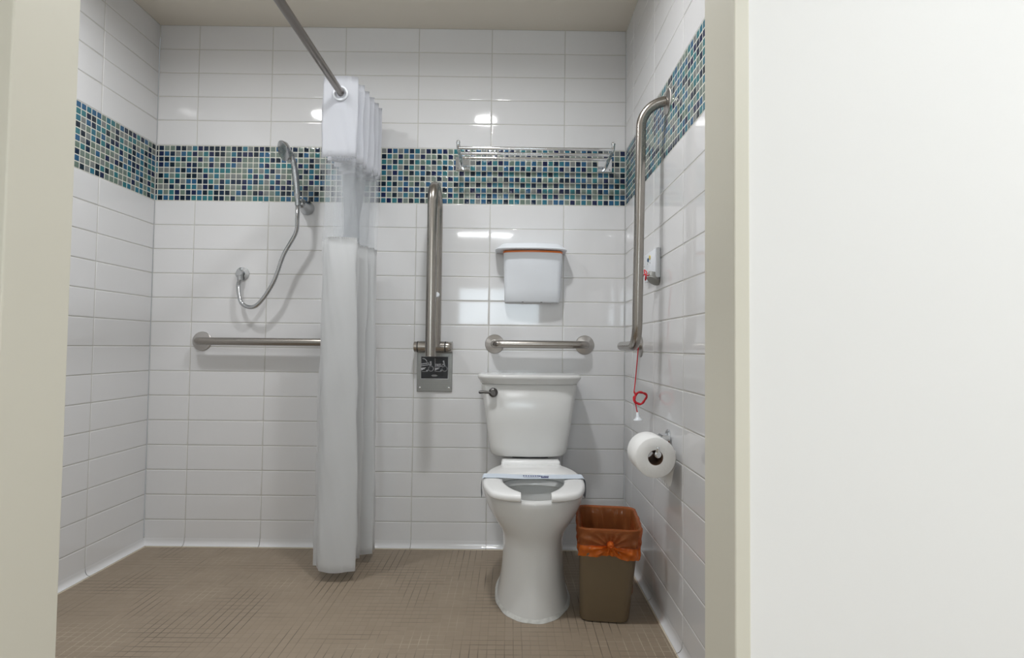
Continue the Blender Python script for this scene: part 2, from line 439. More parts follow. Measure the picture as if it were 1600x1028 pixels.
GLASS = {'N': [glass('navy_glass', srgb(16, 38, 64)), glass('ink_glass', srgb(12, 32, 48)), glass('midnight_glass', srgb(22, 34, 72))],
         'B': [glass('teal_glass', srgb(46, 108, 128)), glass('blue_glass', srgb(42, 90, 126)), glass('sea_glass', srgb(50, 114, 122))],
         'G': [glass('grey_green_glass', srgb(116, 130, 123)), glass('pale_grey_glass', srgb(122, 127, 126)), glass('sage_glass', srgb(106, 124, 114))]}
MOSMATS = [M_MGROUT] + sum((GLASS[k] for k in 'NBG'), [])
def mindex(ch): return 1 + 'NBG'.index(ch)*3 + random.randrange(3)
PM, PZ = 0.0238, 0.02380
X0C = -0.2610                       # centre of column 0 on the back wall
def mosaic(name, to3, cols, a_lo, a_hi):
    """cols: list of (centre, function row -> letter)"""
    bm = B()
    v = [bm.verts.new(to3(a, b_, h)) for h in (-0.0008, -0.02) for a, b_ in ((a_lo, BAND0), (a_hi, BAND0), (a_hi, BAND1), (a_lo, BAND1))]
    for ix in ((0,1,2,3), (4,5,6,7), (0,1,5,4), (1,2,6,5), (2,3,7,6), (3,0,4,7)): bm.faces.new([v[k] for k in ix]).material_index = 0
    gm = 0.0030
    for ca, fn in cols:
        a0, a1 = max(ca-PM/2+gm/2, a_lo+0.0005), min(ca+PM/2-gm/2, a_hi-0.0005)
        if a1-a0 < 0.004: continue
        for rrow in range(10):
            zt = BAND1 - rrow*PZ
            tile_quad(bm, to3, a0, a1, zt-PZ+gm/2, zt-gm/2, MOS_RINGS, 0.02, mindex(fn(rrow)))
    return struct(name, bm, MOSMATS, True)
def back_letter(j):
    def fn(rw):
        a, b_ = MOS[rw]
        if -28 <= j <= -24: return a[j+28]
        if -12 <= j <= 31: return b_[j+12]
        return random.choice('NNBBGG')
    return fn
mosaic('trim_1', back3, [(X0C+PM*j, back_letter(j)) for j in range(-56, 32)], XL, XR-0.0015)
rnd = lambda rw: random.choice('NNBBBGGG')
mosaic('trim_2', right3, [(-0.004-PM*(j+0.5), rnd) for j in range(66)], -1.53, -0.002)
mosaic('trim_3', left3, [(-0.004-PM*(j+0.5), rnd) for j in range(66)], -1.53, -0.002)

# cove base along the walls, with the cream bead of caulk at the floor
def cove(name, to3, a0, a1, cuts):
    bm = B(); rad = 0.017
    prof = [(0.0008, 0.032), (0.0016, 0.026)] + [(rad - (rad-0.0016)*math.sin(t), 0.0035 + (0.020)*(1-math.cos(t))) for t in [PI/2*(1-k/8) for k in range(9)]] + [(rad, 0.0012), (rad+0.0030, 0.0003)]
    ends = sorted(set([a0]+[c for c in cuts if a0 < c < a1]+[a1]))
    for s in range(len(ends)-1):
        e0, e1 = ends[s]+0.0012, ends[s+1]-0.0012
        R_ = [[bm.verts.new(to3(e, z, h)) for h, z in prof] for e in (e0, e1)]
        for k in range(len(prof)-1):
            fc = bm.faces.new((R_[0][k], R_[0][k+1], R_[1][k+1], R_[1][k])); fc.material_index = 1 if k >= len(prof)-3 else 0
    # bed behind
    v = [bm.verts.new(to3(a, z, h)) for a in (a0, a1) for h, z in ((0.0, 0.03), (0.0, 0.0002), (rad, 0.0002), (rad, 0.002))]
    bm.faces.new((v[2], v[3], v[7], v[6])).material_index = 1
    return struct(name, bm, [M_TILE, M_CAULK], True)
cove('baseboard_back', back3, XL, XR, cb)
cove('baseboard_right', right3, -1.53, 0.0, cr)
cove('baseboard_left', left3, -1.53, 0.0, cl)

bm = B(); box(bm, -2.4, 2.0, -5.3, 0.1, -0.08, 0.0); struct('floor', bm, M_FLOOR)
bm = B(); box(bm, -2.4, 2.0, -5.3, 0.1, CEIL, CEIL+0.1); struct('ceiling', bm, M_CEIL)
# front wall with the doorway the camera looks through
bm = B()
LIN = 0.02
box(bm, -2.4, DX0-LIN, YF1, YF0, 0, CEIL); box(bm, DX1+LIN, 2.0, YF1, YF0, 0, CEIL); box(bm, DX0-LIN, DX1+LIN, YF1, YF0, 2.06+LIN, CEIL)
struct('wall_front', bm, M_PAINT)
bm = B()
for x0, x1 in ((DX0-LIN, DX0), (DX1, DX1+LIN)): box(bm, x0, x1, YF1-0.004, YF0+0.004, 0, 2.06, 0.002)
box(bm, DX0-LIN, DX1+LIN, YF1-0.004, YF0+0.004, 2.06, 2.06+LIN, 0.002)
struct('trim_4', bm, M_JAMB)
# corridor beyond the doorway
bm = B(); box(bm, -2.4, -2.3, -5.3, YF1, 0, CEIL); struct('wall_corridor_left', bm, M_PAINT)
bm = B(); box(bm, 1.9, 2.0, -5.3, YF1, 0, CEIL); struct('wall_corridor_right', bm, M_PAINT)
bm = B()
WX0, WX1, WZ0, WZ1 = -0.73, 0.43, 1.12, 1.68
box(bm, -2.3, WX0, -5.3, -5.2, 0, CEIL); box(bm, WX1, 1.9, -5.3, -5.2, 0, CEIL)
box(bm, WX0, WX1, -5.3, -5.2, 0, WZ0); box(bm, WX0, WX1, -5.3, -5.2, WZ1, CEIL)
struct('wall_rear', bm, M_PAINT)
bm = B(); box(bm, WX0, WX1, -5.27, -5.26, WZ0, WZ1, mi=0)
for a in (WX0, WX1-0.03): box(bm, a, a+0.03, -5.26, -5.21, WZ0, WZ1, mi=1)
for a in (WZ0, WZ1-0.03): box(bm, WX0+0.03, WX1-0.03, -5.26, -5.21, a, a+0.03, mi=1)
struct('window_1', bm, [M_WINDOW, M_JAMB])

# recessed ceiling lights
def downlight():
    t = thing('recessed_ceiling_light', 'round recessed ceiling light in front of the toilet', 'ceiling light', (-0.156, -0.92, CEIL), 'recessed ceiling lights')
    bm = B(); lathe(bm, (-0.156, -0.92, CEIL), (0,0,-1), [(0.0, 0.085), (0.004, 0.083), (0.006, 0.078), (0.006, 0.066), (0.001, 0.064)], 40); obj('trim_ring', bm, M_PLASTIC, t, True)
    bm = B(); lathe(bm, (-0.156, -0.92, CEIL), (0,0,-1), [(0.001, 0.064), (0.004, 0.06), (0.005, 0.0)], 40); obj('diffuser', bm, M_DIFF, t, True)
    return t
dl = downlight()
d2 = dl.copy(); COL.objects.link(d2); d2.location = (-1.12, -0.88, CEIL); d2['label'] = 'round recessed ceiling light over the shower'
for ch in list(dl.children):
    c = ch.copy(); COL.objects.link(c); c.parent = d2
for x, y, lb in ((-0.30, -4.1, 'long white ceiling light in the corridor facing the doorway'), (1.25, -2.75, 'added long white fill light for the corridor wall right of the doorway')):  # second housing is added, for the lamp that brightens the outer wall
    bm = B(); box(bm, x-0.35, x+0.35, y-0.09, y+0.09, CEIL-0.042, CEIL, 0.006)
    tag(obj('corridor_ceiling_light', bm, M_PLASTIC), lb, 'ceiling light')

# ---------------------------------------------------------------- toilet
TX = 0.087
t = thing('toilet', 'white two-piece toilet with tank and open-front seat', 'toilet', (TX, -0.40, 0))
bm = B()
rows = [ # z, yb, yc, yf, hw
 (0.0, -0.14, -0.45, -0.662, 0.121), (0.012, -0.14, -0.45, -0.660, 0.119), (0.05, -0.14, -0.45, -0.650, 0.110), (0.10, -0.14, -0.45, -0.642, 0.104), (0.16, -0.14, -0.45, -0.634, 0.101),
 (0.205, -0.15, -0.45, -0.632, 0.101), (0.230, -0.16, -0.45, -0.640, 0.105), (0.252, -0.17, -0.45, -0.655, 0.116), (0.275, -0.18, -0.455, -0.677, 0.131),
 (0.300, -0.19, -0.46, -0.697, 0.146), (0.325, -0.20, -0.46, -0.710, 0.158), (0.350, -0.205, -0.46, -0.718, 0.166), (0.364, -0.21, -0.46, -0.721, 0.168), (0.370, -0.212, -0.46, -0.719, 0.166), (0.372, -0.216, -0.46, -0.714, 0.161),
 (0.372, -0.355, -0.47, -0.668, 0.120), (0.368, -0.360, -0.47, -0.664, 0.116), (0.352, -0.362, -0.47, -0.663, 0.115), (0.348, -0.350, -0.47, -0.672, 0.128), (0.320, -0.350, -0.47, -0.668, 0.126),
 (0.27, -0.36, -0.47, -0.63, 0.105), (0.21, -0.40, -0.47, -0.57, 0.07), (0.17, -0.43, -0.47, -0.52, 0.035)]
def dep(y): return -(0.616+(abs(y)-0.662)*0.52) if abs(y) > 0.50 else y*0.955
loft(bm, [egg(TX, z, dep(yb), dep(yc), dep(yf), hw) for z, yb, yc, yf, hw in rows])
# deck that carries the tank
loft(bm, [rrect(TX, -0.145, hx, hy, 0.03, z=z) for z, hx, hy in ((0.18, 0.09, 0.10), (0.26, 0.10, 0.115), (0.30, 0.112, 0.125), (0.362, 0.116, 0.13), (0.37, 0.113, 0.127))])
bowl = obj('bowl', bm, M_CHINA, t, True, 50)
bm = B(); loft(bm, [egg(TX, z, -0.375, -0.455, -0.548, 0.071, N=40) for z in (0.218, 0.22)]); obj('water', bm, M_WATER, t)
# caulk bead round the foot
bm = B()
def bead(k, off):
    return off*(1+0.18*math.sin(k*0.9)+0.22*math.sin(k*0.43+1))
ringA = egg(TX, 0, -0.134, -0.43, -0.616, 0.121, N=90)
cen = Vector((TX, -0.40, 0)); rr_ = []
for k, p in enumerate(ringA):
    d = (p-cen).normalized()
    rr_.append([p-d*0.004+Vector((0,0,0.013+bead(k,0.0015))), p+d*bead(k,0.003)+Vector((0,0,0.006)), p+d*bead(k+2,0.0055)+Vector((0,0,0.0006))])
loft(bm, [[q[i] for q in rr_] for i in range(3)], False, False)
obj('caulk_bead', bm, mat('rough_white_caulk', (0.60, 0.60, 0.57), 0.8, noise=0.35, nscale=55, bump=0.6, bscale=90), t, True, 80)
# tank
def tank_ring(z, hw, yb, yf, n=6.5, bow=0.012, N=72):
    out = []
    yc = (yb+yf)/2; ay = (yb-yf)/2
    for k in range(N):
        th = 2*PI*k/N; c, s = math.cos(th), math.sin(th)
        x = hw*sgp(c, 2/n); y = yc + ay*sgp(s, 2/n)
        if s < 0: y -= bow*(1-(x/hw)**2)
        out.append(Vector((TX-0.0075+x, y, z)))
    return out
bm = B()
loft(bm, [tank_ring(0.419, 0.124, -0.03, -0.172), tank_ring(0.423, 0.139, -0.022, -0.181), tank_ring(0.433, 0.149, -0.02, -0.187), tank_ring(0.458, 0.154, -0.018, -0.190), tank_ring(0.55, 0.168, -0.018, -0.194), tank_ring(0.699, 0.189, -0.018, -0.200), tank_ring(0.7015, 0.187, -0.02, -0.198)])
tank = obj('tank', bm, M_CHINA, t, True, 50)
bm = B()
loft(bm, [tank_ring(0.7025, 0.176, -0.02, -0.196), tank_ring(0.7015, 0.188, -0.012, -0.207), tank_ring(0.705, 0.191, -0.01, -0.210), tank_ring(0.714, 0.195, -0.01, -0.214), tank_ring(0.721, 0.200, -0.008, -0.219), tank_ring(0.727, 0.2025, -0.008, -0.222), tank_ring(0.733, 0.2025, -0.008, -0.222), tank_ring(0.737, 0.199, -0.011, -0.218), tank_ring(0.738, 0.191, -0.018, -0.210), tank_ring(0.740, 0.10, -0.07, -0.14)])
obj('tank_lid', bm, M_CHINA, t, True, 60)
bm = B()
loft(bm, [rrect(TX, -0.115, 0.07, 0.05, 0.02, z=z) for z in (0.366, 0.422)]); obj('tank_gasket', bm, M_DARK, t, True)
# flush lever
fl = (TX-0.1475, -0.1985, 0.669)
bm = B(); lathe(bm, fl, (0,-1,0), [(0.0, 0.018), (0.006, 0.018), (0.010, 0.0155), (0.012, 0.012), (0.024, 0.012), (0.026, 0.010)], 28)
lev = obj('flush_lever', bm, M_PEWTER, t, True)
bm = B(); tube(bm, [(fl[0]+0.004, fl[1]-0.020, fl[2]), (fl[0]-0.015, fl[1]-0.021, fl[2]+0.001), (fl[0]-0.036, fl[1]-0.022, fl[2]+0.003), (fl[0]-0.052, fl[1]-0.023, fl[2]+0.002), (fl[0]-0.055, fl[1]-0.023, fl[2]+0.002)], [0.0052, 0.0052, 0.0056, 0.0062, 0.003], 14)
obj('handle', bm, M_PEWTER, lev, True)
# seat, open at the front
half_out = [(0.047, -0.728), (0.070, -0.724), (0.103, -0.700), (0.140, -0.640), (0.163, -0.555), (0.1725, -0.465), (0.168, -0.385), (0.152, -0.310), (0.131, -0.258), (0.119, -0.236), (0.1165, -0.220), (0.100, -0.212), (0.05, -0.212), (0.0, -0.212)]
half_in = [(0.047, -0.640), (0.052, -0.628), (0.070, -0.597), (0.089, -0.545), (0.0995, -0.497), (0.1035, -0.462), (0.1025, -0.435), (0.096, -0.412), (0.083, -0.394), (0.066, -0.383), (0.048, -0.377), (0.032, -0.374), (0.016, -0.373), (0.0, -0.372)]
def sdep(y):
    k = [(-0.728, -0.644), (-0.640, -0.600), (-0.462, -0.445), (-0.372, -0.351), (-0.212, -0.195)]
    for (a, a2), (b_, b2) in zip(k, k[1:]):
        if y <= b_ or (b_, b2) == k[-1]: return a2+(y-a)*(b2-a2)/(b_-a)
half_out = [(x, sdep(y)) for x, y in half_out]; half_in = [(x, sdep(y)) for x, y in half_in]
po = catmull([(x, y, 0) for x, y in half_out], 5); pi_ = catmull([(x, y, 0) for x, y in half_in], 5)
po = po + [Vector((-p.x, p.y, 0)) for p in po[-2::-1]]; pi_ = pi_ + [Vector((-p.x, p.y, 0)) for p in pi_[-2::-1]]
bm = B(); ZS0, ZS1 = 0.3745, 0.397
rings = []
for a, b_ in zip(po, pi_):
    w = (b_-a); L_ = w.length; w = w/L_
    prof = [(0.004, ZS0), (0.0, ZS0+0.005), (0.001, ZS1-0.007), (0.005, ZS1-0.002), (0.013, ZS1), (L_*0.5, ZS1+0.0005), (L_-0.014, ZS1-0.001), (L_-0.005, ZS1-0.003), (L_-0.001, ZS1-0.008), (L_, ZS0+0.005), (L_-0.004, ZS0)]
    rings.append([Vector((TX+a.x+w.x*s, a.y+w.y*s, z)) for s, z in prof])
loft(bm, rings)
seat = obj('seat', bm, M_SEAT, t, True, 55)
bm = B(); box(bm, TX-0.113, TX+0.113, -0.222, -0.150, 0.372, 0.412, 0.010, 3); obj('hinge', bm, M_SEAT, seat, True)
for sx, yy in ((-1, -0.545), (1, -0.545), (-1, -0.33), (1, -0.33)):
    bm = B(); box(bm, TX+sx*0.135-0.012, TX+sx*0.135+0.012, yy-0.008, yy+0.008, 0.3705, 0.376, 0.002); obj('bumper', bm, M_SEAT, seat)

# paper band across the seat
t = thing('paper_band', 'pale blue paper band with dark blue print across the toilet seat', 'paper band', (TX, -0.455, 0.398))
bm = B()
path = [(-0.176, 0.330), (-0.1785, 0.352), (-0.1775, 0.384), (-0.171, 0.3985), (-0.15, 0.3990), (-0.10, 0.3985), (-0.05, 0.397), (0.0, 0.3965), (0.05, 0.397), (0.10, 0.3985), (0.15, 0.3990), (0.171, 0.3985), (0.1785, 0.384), (0.180, 0.352), (0.177, 0.330)]
path = [Vector((p.x, 0, p.y)) for p in catmull([(a, b_, 0) for a, b_ in path], 4)]
rg = []
for p in path:
    wv = 0.002*math.sin(p.x*40)
    y0, y1 = -0.440+wv, -0.380+wv
    dz = 0.0004
    rg.append([Vector((TX+p.x, y0, p.z)), Vector((TX+p.x, y1, p.z)), Vector((TX+p.x, y1, p.z+dz)), Vector((TX+p.x, y0, p.z+dz))])
loft(bm, rg); band = obj('band', bm, M_STRIP, t)
bm = B()
def mark(x0, x1, y0, y1):
    zz = 0.39735 + 0.0012*min(1, abs((x0+x1)/2/0.07))
    box(bm, TX+x0, TX+x1, y0+0.049, y1+0.049, zz, zz+0.0004)
for i, x in enumerate((-0.035, -0.0265, -0.018, -0.0095, -0.002, 0.006)):    # small blurred letters, upper line
    mark(x, x+0.0055, -0.452, -0.4445); 
    mark(x+0.0016, x+0.0040, -0.459, -0.452)
for i, x in enumerate((0.014, 0.0205, 0.0275)): mark(x, x+0.0058, -0.455-0.003*i, -0.4445-0.003*i)
for x in (0.036, 0.0425, 0.049): mark(x, x+0.0052, -0.461, -0.452)
for x in (0.027, 0.0335, 0.040, 0.0465): mark(x, x+0.0055, -0.478, -0.467)
mark(-0.034, 0.022, -0.4735, -0.4715)
obj('lettering', bm, M_BLUEINK, band)

# ---------------------------------------------------------------- horizontal grab bar over the tank
def flange(bm, c, axis, R_=0.0405):
    lathe(bm, c, axis, [(0.0, R_), (0.0025, R_), (0.0045, R_-0.002), (0.0075, 0.026), (0.009, 0.019), (0.0095, 0.0165)], 40)
def grab_bar(name, label, x0, x1, z, yo=-0.056):
    t = thing(name, label, 'grab bar', ((x0+x1)/2, 0, z))
    bm = B(); tube(bm, fillet([(x0, -0.006, z), (x0, yo, z), (x1, yo, z), (x1, -0.006, z)], 0.030), 0.0160, 24); obj('rail', bm, M_STEELX, t, True, 60)
    for x in (x0, x1):
        bm = B(); flange(bm, (x, 0, z), (0,-1,0)); obj('flange', bm, M_FLANGEY, t, True, 25)
    return t
grab_bar('grab_bar', 'short level steel grab bar on the wall above the toilet tank', -0.063, 0.319, 0.857)
grab_bar('grab_bar', 'level steel grab bar in the shower behind the curtain', -1.30, -0.64, 0.855)

# ---------------------------------------------------------------- L-shaped grab bar on the right wall
t = thing('grab_bar', 'tall L-shaped steel grab bar on the right wall', 'grab bar', (XR, -0.66, 0.845))
bm = B(); tube(bm, fillet([(XR-0.006, -0.628, 1.622), (0.411, -0.606, 1.622), (0.403, -0.590, 0.853), (0.415, -0.280, 0.853), (XR-0.006, -0.280, 0.853)], [0, 0.090, 0.070, 0.024, 0], 14), 0.0160, 24)
obj('rail', bm, M_STEELZ, t, True, 60)
for y, z in ((-0.628, 1.622), (-0.280, 0.853)):
    bm = B(); flange(bm, (XR, y, z), (-1,0,0)); obj('flange', bm, M_FLANGEX, t, True, 25)

# ---------------------------------------------------------------- fold-up support arm
FX = -0.303
t = thing('folding_grab_bar', 'folded-up steel support arm left of the toilet on its wall plate', 'grab bar', (FX, 0, 0.65))
PX0, PX1, PZ0, PZ1 = -0.389, -0.2405, 0.6525, 0.866
bm = B(); box(bm, PX0, PX1, -0.006, 0.0, PZ0, PZ1, 0.0015); plate = obj('mounting_plate', bm, M_STEELD, t)
for sx in (PX0+0.013, PX1-0.013):
    for sz in (PZ0+0.018, PZ1-0.008):
        bm = B(); lathe(bm, (sx, -0.006, sz), (0,-1,0), [(0, 0.005), (0.002, 0.0045), (0.003, 0.0025)], 14); obj('screw', bm, M_CHROME, plate, True)
for x0, x1 in ((PX0-0.004, PX0+0.014), (PX1-0.014, PX1+0.002)):
    bm = B(); box(bm, x0, x1, -0.060, -0.006, 0.822, 0.862, 0.004); obj('hinge_bracket', bm, M_STEELX, t)
HZ, HY = 0.842, -0.056
bm = B(); lathe(bm, (PX0-0.006, HY, HZ), (1,0,0), [(0, 0.018), (0.002, 0.0215), (0.014, 0.0215), (0.0145, 0.0195), (0.018, 0.0195), (0.0185, 0.0225), (0.128, 0.0225), (0.1285, 0.0195), (0.132, 0.0195), (0.1325, 0.0215), (0.150, 0.0215), (0.155, 0.018)], 30)
obj('hinge_tube', bm, M_STEELX, t, True, 35)
for a in (PX0-0.006+0.0142, PX0-0.006+0.1284):
    bm = B(); lathe(bm, (a, HY, HZ), (1,0,0), [(0, 0.0228), (0.0042, 0.0228)], 30); obj('washer', bm, M_DARK, t, True, 35)
RY, FY = -0.066, -0.222
bm = B()
# vertical U: rear leg from the hinge up, over the bend, and down the front leg
rad = (RY-FY)/2; top = 1.482
pts = [Vector((FX, RY, HZ))] + [Vector((FX, RY, top-rad))]
for k in range(1, 19):
    a = PI*k/18; pts.append(Vector((FX, (RY+FY)/2 + rad*math.cos(a), top-rad + rad*math.sin(a))))
pts.append(Vector((FX, FY, 0.806)))
tube(bm, pts, 0.0200, 28); obj('support_rail', bm, M_STEELZ, t, True, 60)
bm = B(); lathe(bm, (FX+0.004, RY-0.018, 1.055), (0,-1,0), [(0, 0.011), (0.006, 0.011), (0.010, 0.009)], 20); obj('bumper', bm, M_PLASTIC, t, True)
# sign
LX0, LX1, LZ0, LZ1 = -0.374, -0.256, 0.706, 0.803
bm = B(); box(bm, LX0, LX1, -0.0072, -0.006, LZ0, LZ1, mi=1)
box(bm, LX0+0.0028, LX1-0.0028, -0.0078, -0.0070, LZ0+0.0028, LZ1-0.0028, mi=0)
sign = obj('sign_plate', bm, [M_BLACK, M_SILVERINK], t)
bm = B()
def ink(pts, w):
    pts = [Vector((LX0+0.0028 + px/660*(LX1-LX0-0.0056), -0.0082, LZ1-0.0028 - py/535*(LZ1-LZ0-0.0056))) for px, py in pts]
    for i in range(len(pts)-1):
        a, b_ = pts[i], pts[i+1]; d = (b_-a).normalized(); nn = Vector((-d.z, 0, d.x))*w/2; e = d*w*0.3
        q = [a-nn-e, b_-nn+e, b_+nn+e, a+nn-e]
        v = [bm.verts.new(p) for p in q] + [bm.verts.new(p+Vector((0, 0.0006, 0))) for p in q]
        for ix in ((0,1,2,3), (7,6,5,4), (0,4,5,1), (1,5,6,2), (2,6,7,3), (3,7,4,0)): bm.faces.new([v[k] for k in ix])
def circ(cx, cy, R_, n=20): return [(cx+R_*math.cos(2*PI*k/n), cy+R_*math.sin(2*PI*k/n)) for k in range(n+1)]
wd = 0.0034
ink([(30, 45), (75, 50), (110, 75), (140, 120)], 0.0026)                     # swing arrow
ink([(0, 185), (170, 155), (185, 160), (195, 190)], 0.0030); ink([(0, 228), (200, 195)], 0.0026)
ink([(230, 125), (232, 140)], 0.0062); ink([(235, 150), (240, 215), (250, 235)], wd*1.3); ink([(190, 190), (235, 232)], wd)
ink(circ(240, 295, 62), wd); ink([(200, 250), (160, 345), (130, 340)], wd)
ink([(0, 285), (110, 272)], 0.0030); ink([(0, 305), (80, 296)], 0.0050); ink([(10, 330), (40, 318)], 0.0030); ink([(20, 368), (160, 366)], 0.0010)
ink([(342, 40), (342, 360)], 0.0012)                                          # dividing line
ink([(550, 105), (552, 120)], 0.0062); ink([(555, 125), (575, 185), (585, 230)], wd*1.3); ink([(490, 185), (570, 185)], wd)
ink([(345, 188), (520, 185)], 0.0030); ink([(345, 228), (520, 228)], 0.0030); ink([(405, 188), (405, 228)], 0.002)
ink(circ(580, 295, 60), wd); ink([(530, 250), (505, 340), (475, 335)], wd)
ink([(345, 282), (450, 272)], 0.0030); ink([(345, 302), (420, 293)], 0.0050); ink([(350, 328), (375, 318)], 0.0030); ink([(355, 362), (500, 362)], 0.0010)
obj('pictogram', bm, M_WHITEINK, sign)
bm = B()
ink([(252, 462), (290, 450), (370, 450), (410, 462), (370, 478), (290, 478), (252, 462)], 0.0022); ink([(300, 464), (360, 464)], 0.0014); ink([(262, 462), (292, 462)], 0.003); ink([(368, 462), (398, 462)], 0.003)
obj('emblem', bm, M_SILVERINK, sign)

# ---------------------------------------------------------------- disposal box
CXB = 0.0925
t = thing('disposal_box', 'white lidded disposal box hung on the tiled wall above the grab bar', 'disposal box', (CXB, 0, 1.025))
def dring(z, hw, yf, bow, N=44, yb=-0.001, rr=0.018, ox=0.0):
    """D-shaped plan: flat back, bowed front"""
    out = [Vector((CXB+ox-hw, yb, z))]
    for k in range(N+1):
        s = -1+2*k/N
        x = s*hw; y = yf + bow*(abs(s)**2.2)
        e = (1-abs(s))*hw
        if e < rr: y += rr - math.sqrt(max(0, rr*rr-(rr-e)**2))
        out.append(Vector((CXB+ox+x, min(y, yb-0.001), z)))
    out.append(Vector((CXB+ox+hw, yb, z)))
    return out
bm = B()
zt, zb = 1.236, 1.033
outer = [dring(zb, 0.1135, -0.062, 0.010), dring(zb+0.006, 0.1155, -0.066, 0.010), dring(zb+0.05, 0.117, -0.076, 0.012), dring(zt, 0.1215, -0.103, 0.020)]
inner = [dring(zt, 0.1185, -0.100, 0.020, yb=-0.004), dring(zb+0.02, 0.108, -0.068, 0.010, yb=-0.004)]
loft(bm, outer+inner); body = obj('body', bm, M_PLASTIC, t, True, 35)
for x in (CXB-0.040, CXB+0.038):
    bm = B(); box(bm, x-0.004, x+0.004, -0.060, -0.052, zb-0.0015, zb+0.002); obj('screw_hole', bm, M_DARK, body)
bm = B()
zl = 1.243
loft(bm, [dring(zl, 0.1475, -0.128, 0.026, rr=0.034, ox=-0.008), dring(zl+0.003, 0.149, -0.130, 0.026, rr=0.034, ox=-0.008), dring(zl+0.006, 0.1475, -0.128, 0.026, rr=0.034, ox=-0.008), dring(zl+0.026, 0.127, -0.100, 0.022, rr=0.026, ox=-0.006), dring(zl+0.029, 0.122, -0.095, 0.022, rr=0.024, ox=-0.006)])
obj('lid', bm, M_PLASTIC, t, True, 30)
bm = B(); loft(bm, [dring(zt-0.003, 0.1228, -0.1045, 0.020), dring(zt+0.004, 0.1228, -0.1045, 0.020), dring(zt+0.004, 0.116, -0.097, 0.020, yb=-0.006), dring(1.07, 0.106, -0.07, 0.010, yb=-0.006)])
tag(obj('box_liner', bm, M_ORANGEBAG, None, True), 'orange bag edge showing under the lid of the white wall box', 'liner bag')

# ---------------------------------------------------------------- towel shelf
SX0, SX1 = -0.212, 0.403
t = thing('towel_shelf', 'chrome towel rack shelf of thin rails on the mosaic band', 'towel rack', ((SX0+SX1)/2, 0, 1.61))
ZR = 1.633
for y, z in ((-0.170, ZR+0.001), (-0.118, ZR-0.002), (-0.062, ZR-0.001)):
    bm = B(); tube(bm, [(SX0, y, z), (SX1, y, z)], 0.0062, 16); obj('rail', bm, M_CHROME, t, True, 60)
for i, x in enumerate((SX0, SX1)):
    s = 1 if i == 0 else -1
    bm = B(); px = x + s*0.003
    box(bm, px-0.031, px+0.031, -0.008, 0.0, 1.598, 1.655, 0.002)
    wp = obj('wall_plate', bm, M_CHROME, t)
    bm = B(); lathe(bm, (px-s*0.020, -0.008, 1.606), (0,-1,0), [(0, 0.0025), (0.001, 0.002)], 12); obj('screw', bm, M_DARK, wp, True)
    bm = B()
    tube(bm, fillet([(x, -0.006, 1.616), (x, -0.06, 1.624), (x, -0.178, 1.635), (x, -0.178, 1.653)], 0.02), 0.0075, 14)
    lathe(bm, (x, -0.178, 1.647), (0,0,1), [(0, 0.005), (0.003, 0.0078), (0.007, 0.0085), (0.011, 0.0075), (0.014, 0.003)], 16)
    obj('bracket', bm, M_CHROME, t, True, 50)

# ---------------------------------------------------------------- emergency call station
t = thing('emergency_call_station', 'white emergency call plate with red pull cord behind the L-shaped bar', 'emergency call switch', (XR, -0.49, 1.06))
y0, y1, z0, z1 = -0.550, -0.392, 1.077, 1.176
bm = B(); box(bm, XR-0.014, XR, y0, y1, z0, z1, 0.004); fp = obj('face_plate', bm, M_PLASTIC, t, True, 30)
for (y, z, m_) in ((-0.444, 1.150, M_BLUEDOT), (-0.466, 1.155, M_YELLOWDOT)):
    bm = B(); lathe(bm, (XR-0.014, y, z), (-1,0,0), [(0, 0.0075), (0.002, 0.0075), (0.003, 0.005)], 18); o = obj('indicator_lamp', bm, m_, fp, True)
    o['label'] = 'blue lens' if m_ is M_BLUEDOT else 'yellow lens'
for y, z in ((-0.436, 1.138), (-0.466, 1.137)):
    bm = B(); lathe(bm, (XR-0.014, y, z), (-1,0,0), [(0, 0.0028), (0.001, 0.002)], 12); obj('screw', bm, M_GREYPL, fp, True)
bm = B(); lathe(bm, (XR-0.014, -0.524, 1.075), (-0.55,-0.25,-0.8), [(-0.004, 0.019), (0.006, 0.023), (0.010, 0.022), (0.012, 0.016)], 28); lathe(bm, (XR-0.018, -0.522, 1.097), (-0.2,0,-1), [(0, 0.015), (0.014, 0.019)], 20)
obj('pull_lever', bm, M_GREYPL, t, True)
# cord: knot at the station, down past the lower bar, loop, bell-shaped pull
bm = B()
CS = Vector((-0.005, 0, 0.006))
pts = [Vector(p)+CS for p in [(0.462, -0.535, 1.082), (0.455, -0.520, 1.080), (0.452, -0.505, 1.094), (0.455, -0.495, 1.102), (0.460, -0.505, 1.092), (0.452, -0.520, 1.075), (0.455, -0.508, 1.066), (0.460, -0.500, 1.077), (0.452, -0.500, 1.086), (0.446, -0.49, 1.064), (0.440, -0.475, 1.040), (0.442, -0.463, 0.98), (0.444, -0.458, 0.90), (0.445, -0.458, 0.865), (0.4395, -0.4585, 0.79), (0.433, -0.459, 0.72), (0.4295, -0.460, 0.693)]]
tube(bm, catmull(pts, 6), 0.0018, 8)
cx, cz, R_ = 0.4455, 0.677, 0.0205
lp = []
for k in range(0, 60):
    a = PI*0.85 + 2*PI*k/26
    R2 = R_ + 0.0022*math.sin(k*0.9); lp.append((cx + R2*math.cos(a)*0.98 + 0.004*math.sin(a), -0.460+0.003*math.sin(k*0.55), cz + R2*math.sin(a)*0.95))
tube(bm, catmull([(0.4245, -0.460, 0.699)]+lp, 2), 0.0029, 8)
tube(bm, catmull([(0.4275, -0.460, 0.669), (0.431, -0.460, 0.652), (0.4335, -0.460, 0.638), (0.4365, -0.460, 0.627)], 4), 0.0018, 8)
cord = obj('pull_cord', bm, M_RED, t, True); cord['label'] = 'red pull cord'
